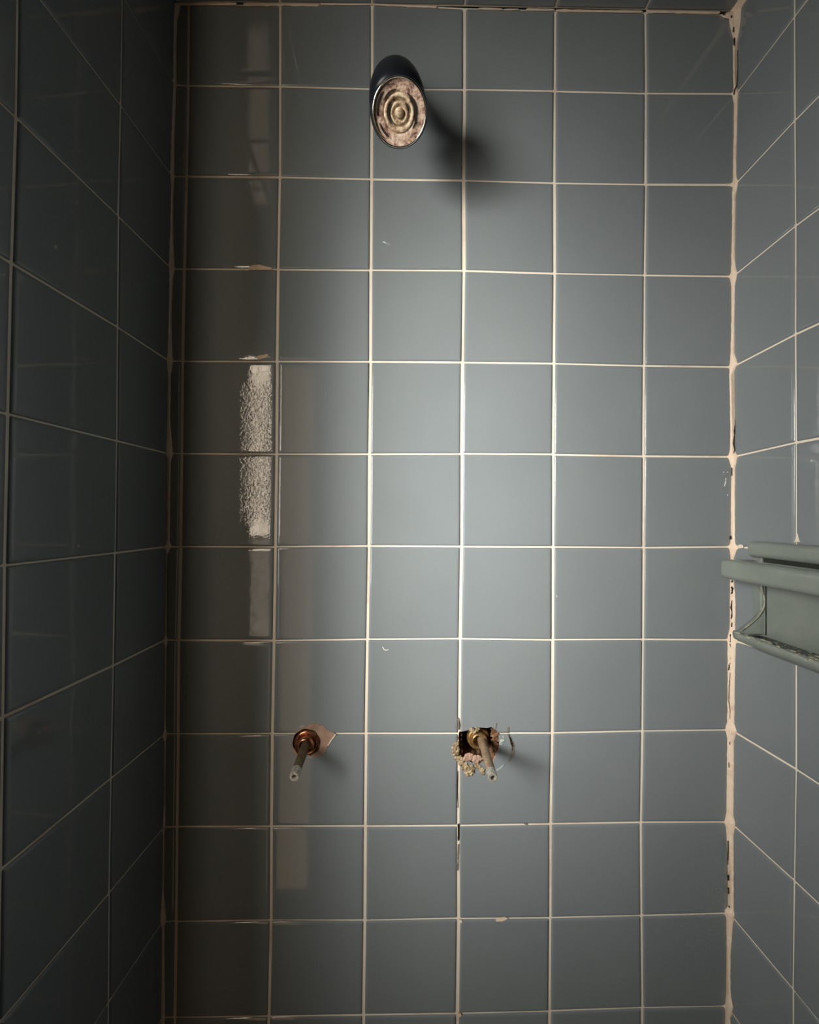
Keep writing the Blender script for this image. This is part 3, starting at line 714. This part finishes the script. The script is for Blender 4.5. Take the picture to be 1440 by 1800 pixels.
# ---------------------------------------------------------------- valves
m_, nt, b = mat('lit_stem_brass', (0.3,0.2,0.12), 0.4, 0.35)  # the right stem's stronger lighting is put into this lighter colour
nt.links.new(ramp(nt, tnoise(nt, 200, 5, 0.65), [(0.3, (0.17,0.115,0.07)), (0.7, (0.36,0.26,0.17))]), b.inputs['Base Color'])
M['stem2'] = m_
def valve(name, label, base_px, tip_px, q, body_px, kind):
    B = W(on_back(*base_px, 0.0)); Tp = W(on_back(*tip_px, q)); t = thing(name, label, 'valve stem', B)
    a = (Tp-B).normalized(); L = (Tp-B).length
    Bc = W(on_back(*body_px, 0.0)); yb = Vector((0,-1,0))
    m1 = 'copper' if kind == 0 else 'brass'
    bm = bmesh.new()
    if kind == 0:
        lathe(bm, Bc, yb, [(-0.028,0.0150),(-0.002,0.0150),(0.0012,0.0150),(0.0030,0.0142),(0.0038,0.0126),(0.0036,0.0112),(0.0030,0.0106),(0.0030,0.0),], 56)
    else:
        lathe(bm, Bc, yb, [(-0.028,0.0135),(-0.010,0.0135),(-0.0060,0.0130),(-0.0045,0.0118),(-0.0050,0.0106),(-0.0062,0.0100),(-0.0062,0.0)], 56)
    obj('bonnet', bm, m1, t)
    bm = bmesh.new(); o0 = 0.0 if kind == 0 else -0.008
    lathe(bm, Bc, a, [(o0,0.0098),(o0+0.0070,0.0098),(o0+0.0088,0.0090),(o0+0.0094,0.0080),(o0+0.0090,0.0072),(o0+0.004,0.0068)], 48)
    o = obj('packing_nut', bm, m1, t)
    bm = bmesh.new()
    lathe(bm, B, a, [(-0.012,0.0054),(0.010,0.0054),(0.012,0.0050),(L-0.014,0.0048),(L-0.0125,0.0045)], 36)
    obj('stem', bm, 'stem' if kind == 0 else 'stem2', t)
    # serrated end with the empty screw hole
    bm = bmesh.new(); n = 40; uu, vv = basis(a)
    prof = [(L-0.0128,0.0045),(L-0.0118,0.0050),(L-0.0008,0.0050),(L,0.0046),(L,0.0026),(L-0.0006,0.0022),(L-0.009,0.0021)]
    rings = []
    for k, (d, r) in enumerate(prof):
        rr = []
        for i in range(n):
            s = 1 - (0.09 if (i % 2 and k in (1,2)) else 0)
            rr.append(bm.verts.new(B+a*d+(uu*math.cos(2*math.pi*i/n)+vv*math.sin(2*math.pi*i/n))*r*s))
        rings.append(rr)
    for ra, rb in zip(rings, rings[1:]):
        for i in range(n): j = (i+1) % n; bm.faces.new([ra[i], ra[j], rb[j], rb[i]])
    o = obj('serrated_tip', bm, 'tip', t, smooth=False); o['label'] = 'worn pale serrated tip with a screw hole'
    bm = bmesh.new(); lathe(bm, B, a, [(L-0.0085,0.00215),(L-0.0083,0.0)], 24)
    obj('screw_hole', bm, 'black', t)
    return t
valve('valve_stem', 'left bare valve stem in a coppery ring beside a pinkish plaster patch', (540,1303), (517,1366), 0.060, (540,1304), 0)
valve('valve_stem', 'right bare valve stem sticking out of a ragged broken hole in the tiles', (848,1303), (867,1368), 0.070, (843,1303), 1)

# ---------------------------------------------------------------- soap dish with a grab bar on the right wall
D0, D1 = 0.036, 0.190            # far and near end, distance from the back wall
HT, HB = EZ-0.026, EZ-0.150      # top and bottom
def rx(q, u, z): p = right_pl(u, z, q); return p
sd = thing('soap_dish', 'grey-green ceramic soap dish with a grab bar fixed to the right wall', 'soap dish', rx(0, D0, HB))
def sbox(bm, q0, q1, u0, u1, z0, z1, bev=0.003, seg=5):
    """box with fully rounded edges and corners, in the right wall's own directions"""
    h = [(q1-q0)/2, (u1-u0)/2, (z1-z0)/2]; c_ = [(q1+q0)/2, (u1+u0)/2, (z1+z0)/2]; r = min(bev, *[x*.98 for x in h])
    def samples(H):
        a = [-H+r*(1-math.cos(math.pi/2*k/seg)) for k in range(seg+1)] + [-H+r+min(r*.3, (H-r)*.5)]
        return a+[-x for x in reversed(a)]
    S = [samples(x) for x in h]; cache = {}
    def vert(p):
        k = tuple(round(x, 7) for x in p)
        if k not in cache:
            cl = [max(-H+r, min(H-r, x)) for x, H in zip(p, h)]; d = Vector([a-b_ for a, b_ in zip(p, cl)])
            if d.length > 1e-9: d = d.normalized()*r
            cache[k] = bm.verts.new(rx(cl[0]+d.x+c_[0], cl[1]+d.y+c_[1], cl[2]+d.z+c_[2]))
        return cache[k]
    for ax_ in range(3):
        a, b_ = [k for k in range(3) if k != ax_]
        for sg in (-1, 1):
            for i in range(len(S[a])-1):
                for j in range(len(S[b_])-1):
                    q = []
                    for (ii, jj) in ((i,j),(i+1,j),(i+1,j+1),(i,j+1)):
                        p = [0,0,0]; p[ax_] = sg*h[ax_]; p[a] = S[a][ii]; p[b_] = S[b_][jj]; v_ = vert(p)
                        if v_ not in q: q.append(v_)
                    if len(q) > 2:
                        try: bm.faces.new(q)
                        except ValueError: pass
bm = bmesh.new()
sbox(bm, 0.0005, 0.0125, D0, D1, HT-0.0175, HT, 0.0055, 5)          # raised top flange
sbox(bm, 0.0005, 0.0055, D0+0.002, D0+0.014, EZ-0.128, HT-0.006, 0.002)
sbox(bm, 0.0005, 0.0055, D1-0.014, D1-0.002, EZ-0.128, HT-0.006, 0.002)
sbox(bm, 0.0005, 0.0032, D0+0.008, D1-0.008, EZ-0.130, HT-0.006, 0.001)
obj('back_plate', bm, 'dish', sd)
# side wings: curved from the plate out to the tray's tip
def wing(u0, u1):
    bm = bmesh.new(); L = []
    tab = [(0.0050,-0.072),(0.0050,-0.079),(0.0022,-0.084),(0.0012,-0.089),(0.0015,-0.095),(0.0036,-0.100),(0.0080,-0.107),(0.0144,-0.113),(0.0215,-0.1185),(0.0290,-0.124),(0.0310,-0.128)]
    for (q0_, z0_), (q1_, z1_) in zip(tab, tab[1:]):
        for k in range(3): L.append((q0_+(q1_-q0_)*k/3+0.0015, EZ+z0_+(z1_-z0_)*k/3))
    sec = []
    for (q, z) in L:
        sec.append([bm.verts.new(rx(0.001, u0, z)), bm.verts.new(rx(q-.001, u0, z)), bm.verts.new(rx(q, (u0+u1)/2, z)), bm.verts.new(rx(q-.001, u1, z)), bm.verts.new(rx(0.001, u1, z))])
    for a, b_ in zip(sec, sec[1:]):
        for i in range(4): bm.faces.new([a[i], a[i+1], b_[i+1], b_[i]])
    bm.faces.new(sec[0]); bm.faces.new(list(reversed(sec[-1])))
    return bm
wg = obj('side_wing', wing(0.046, 0.051), 'dish', sd)
def edge_line(u_, par):
    bm = bmesh.new(); prev = None
    tab = [(0.0045,-0.070),(0.0050,-0.079),(0.0022,-0.085),(0.0010,-0.090),(0.0012,-0.095),(0.0036,-0.100),(0.0080,-0.107),(0.0144,-0.113),(0.0215,-0.1185),(0.0290,-0.124)]
    pts = []
    for a_, b_ in zip(tab, tab[1:]):
        for k in range(4): pts.append((a_[0]+(b_[0]-a_[0])*k/4, a_[1]+(b_[1]-a_[1])*k/4))
    for k in range(2, len(pts)-2):   # soften the corners
        pts[k] = (sum(p[0] for p in pts[k-2:k+3])/5, sum(p[1] for p in pts[k-2:k+3])/5)
    for (q, z) in pts:
        row = [bm.verts.new(rx(q+0.0016+0.0011*math.cos(a*math.pi/3), u_+0.0011*math.sin(a*math.pi/3), EZ+z)) for a in range(6)]
        if prev:
            for a in range(6): bm.faces.new([prev[a], prev[(a+1) % 6], row[(a+1) % 6], row[a]])
        prev = row
    o = obj('wing_edge', bm, 'scum_and_glint', par); o['label'] = 'pale edge of the side wing'
edge_line(0.0515, wg); obj('side_wing', wing(D1-0.018, D1-0.012), 'dish', sd)
# tray
bm = bmesh.new(); n = 24; rows = []
U0, U1 = 0.044, D1-0.011
for k in range(n+1):
    t = k/n; u_ = U0+(U1-U0)*t; e = min(1, min(t, 1-t)*9); qf = 0.0365*(0.90+0.10*math.sqrt(max(0, 1-(1-e)**2)))
    z = EZ-0.1255
    pr = [(0.0005, z-0.004), (0.010, z-0.0045), (qf-0.008, z-0.0035), (qf-0.004, z+0.0012), (qf-0.0015, z+0.0018), (qf, z-0.0005), (qf-0.001, z-0.006), (qf-0.010, z-0.0105), (0.008, z-0.018), (0.0005, z-0.022)]
    rows.append([bm.verts.new(rx(q, u_, zz)) for q, zz in pr])
for a, b_ in zip(rows, rows[1:]):
    for i in range(len(a)-1): bm.faces.new([a[i], a[i+1], b_[i+1], b_[i]])
bm.faces.new(rows[0]); bm.faces.new(list(reversed(rows[-1])))
tray = obj('tray', bm, 'dish', sd); 
k = 0; uu_ = 0.058
while uu_ < D1-0.02:
    bm = bmesh.new(); sbox(bm, 0.006, 0.026, uu_-0.002, uu_+0.002, EZ-0.134, EZ-0.1290, 0.0015, 2)
    obj('drain_rib', bm, 'dish', tray); uu_ += 0.0165
bm = bmesh.new(); random.seed(3)
for k in range(90):
    u_ = random.uniform(U0+0.010, U1-0.003); q = 0.0335+random.uniform(-.003,.0022)
    blob(bm, rx(q, u_, EZ-0.1238+random.uniform(-.0045,.0006)), random.uniform(.0008,.0026), (1,1.9,.5), .6, 1, k)
o = obj('soap_residue', bm, 'scum_and_glint', tray); o['label'] = 'dried soap residue along the tray edge'
# shade painted as thin dark pieces on the tray floor, in the recess under the flange and in the wing's inner corner
M['darkshade'] = mat('dark_painted_shade', (0.030,0.034,0.028), 0.25)[0]
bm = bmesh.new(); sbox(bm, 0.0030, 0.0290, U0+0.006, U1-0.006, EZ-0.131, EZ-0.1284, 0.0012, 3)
o = obj('tray_shade', bm, 'darkshade', tray); o['label'] = 'dark painted shade on the tray floor'
bm = bmesh.new()  # pale glints painted as small flecks across the tray
for k in range(26):
    blob(bm, rx(random.uniform(.006,.027), U0+0.012+random.random()*(U1-U0-0.024), EZ-0.1281), random.uniform(.0008,.0022), (1,1.6,.35), .5, 2, k+70)
o = obj('glint_fleck', bm, 'scum_and_glint', tray); o['label'] = 'pale painted glints on the tray floor'
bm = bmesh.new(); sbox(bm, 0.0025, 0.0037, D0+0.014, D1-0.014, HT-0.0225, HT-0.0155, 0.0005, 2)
obj('recess_shade', bm, 'darkshade', sd)
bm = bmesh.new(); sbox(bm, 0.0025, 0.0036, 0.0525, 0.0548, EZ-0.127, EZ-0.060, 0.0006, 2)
obj('corner_shade', bm, 'darkshade', sd)
# grab bar: end arms and rail
bm = bmesh.new()
zt_, zb_ = EZ-0.0465, EZ-0.0685
sbox(bm, 0.0245, 0.0385, 0.030, D1-0.006, zb_, zt_, 0.0058, 6)
obj('grab_bar', bm, 'dish', sd)
for (a, b_) in ((0.031, 0.045), (D1-0.021, D1-0.007)):
    bm = bmesh.new(); sbox(bm, 0.001, 0.030, a, b_, zb_+0.002, zt_-0.0006, 0.003, 3)
    obj('bar_arm', bm, 'dish', sd)
# grout smear with a pinhole beside the dish
patch(wall_right, 'grout_smear', [(1296,959),(1301,957),(1306,958.5),(1307.5,961.5),(1305,964),(1299,964),(1296,966)], 'grout', surf=lambda x, y, q: W(on_right(x, y, q)))
patch(wall_right, 'grout_smear', [(1396,953),(1399,946),(1400,938),(1403,938),(1403.5,946),(1407,953)], 'grout', surf=lambda x, y, q: W(on_right(x, y, q)))
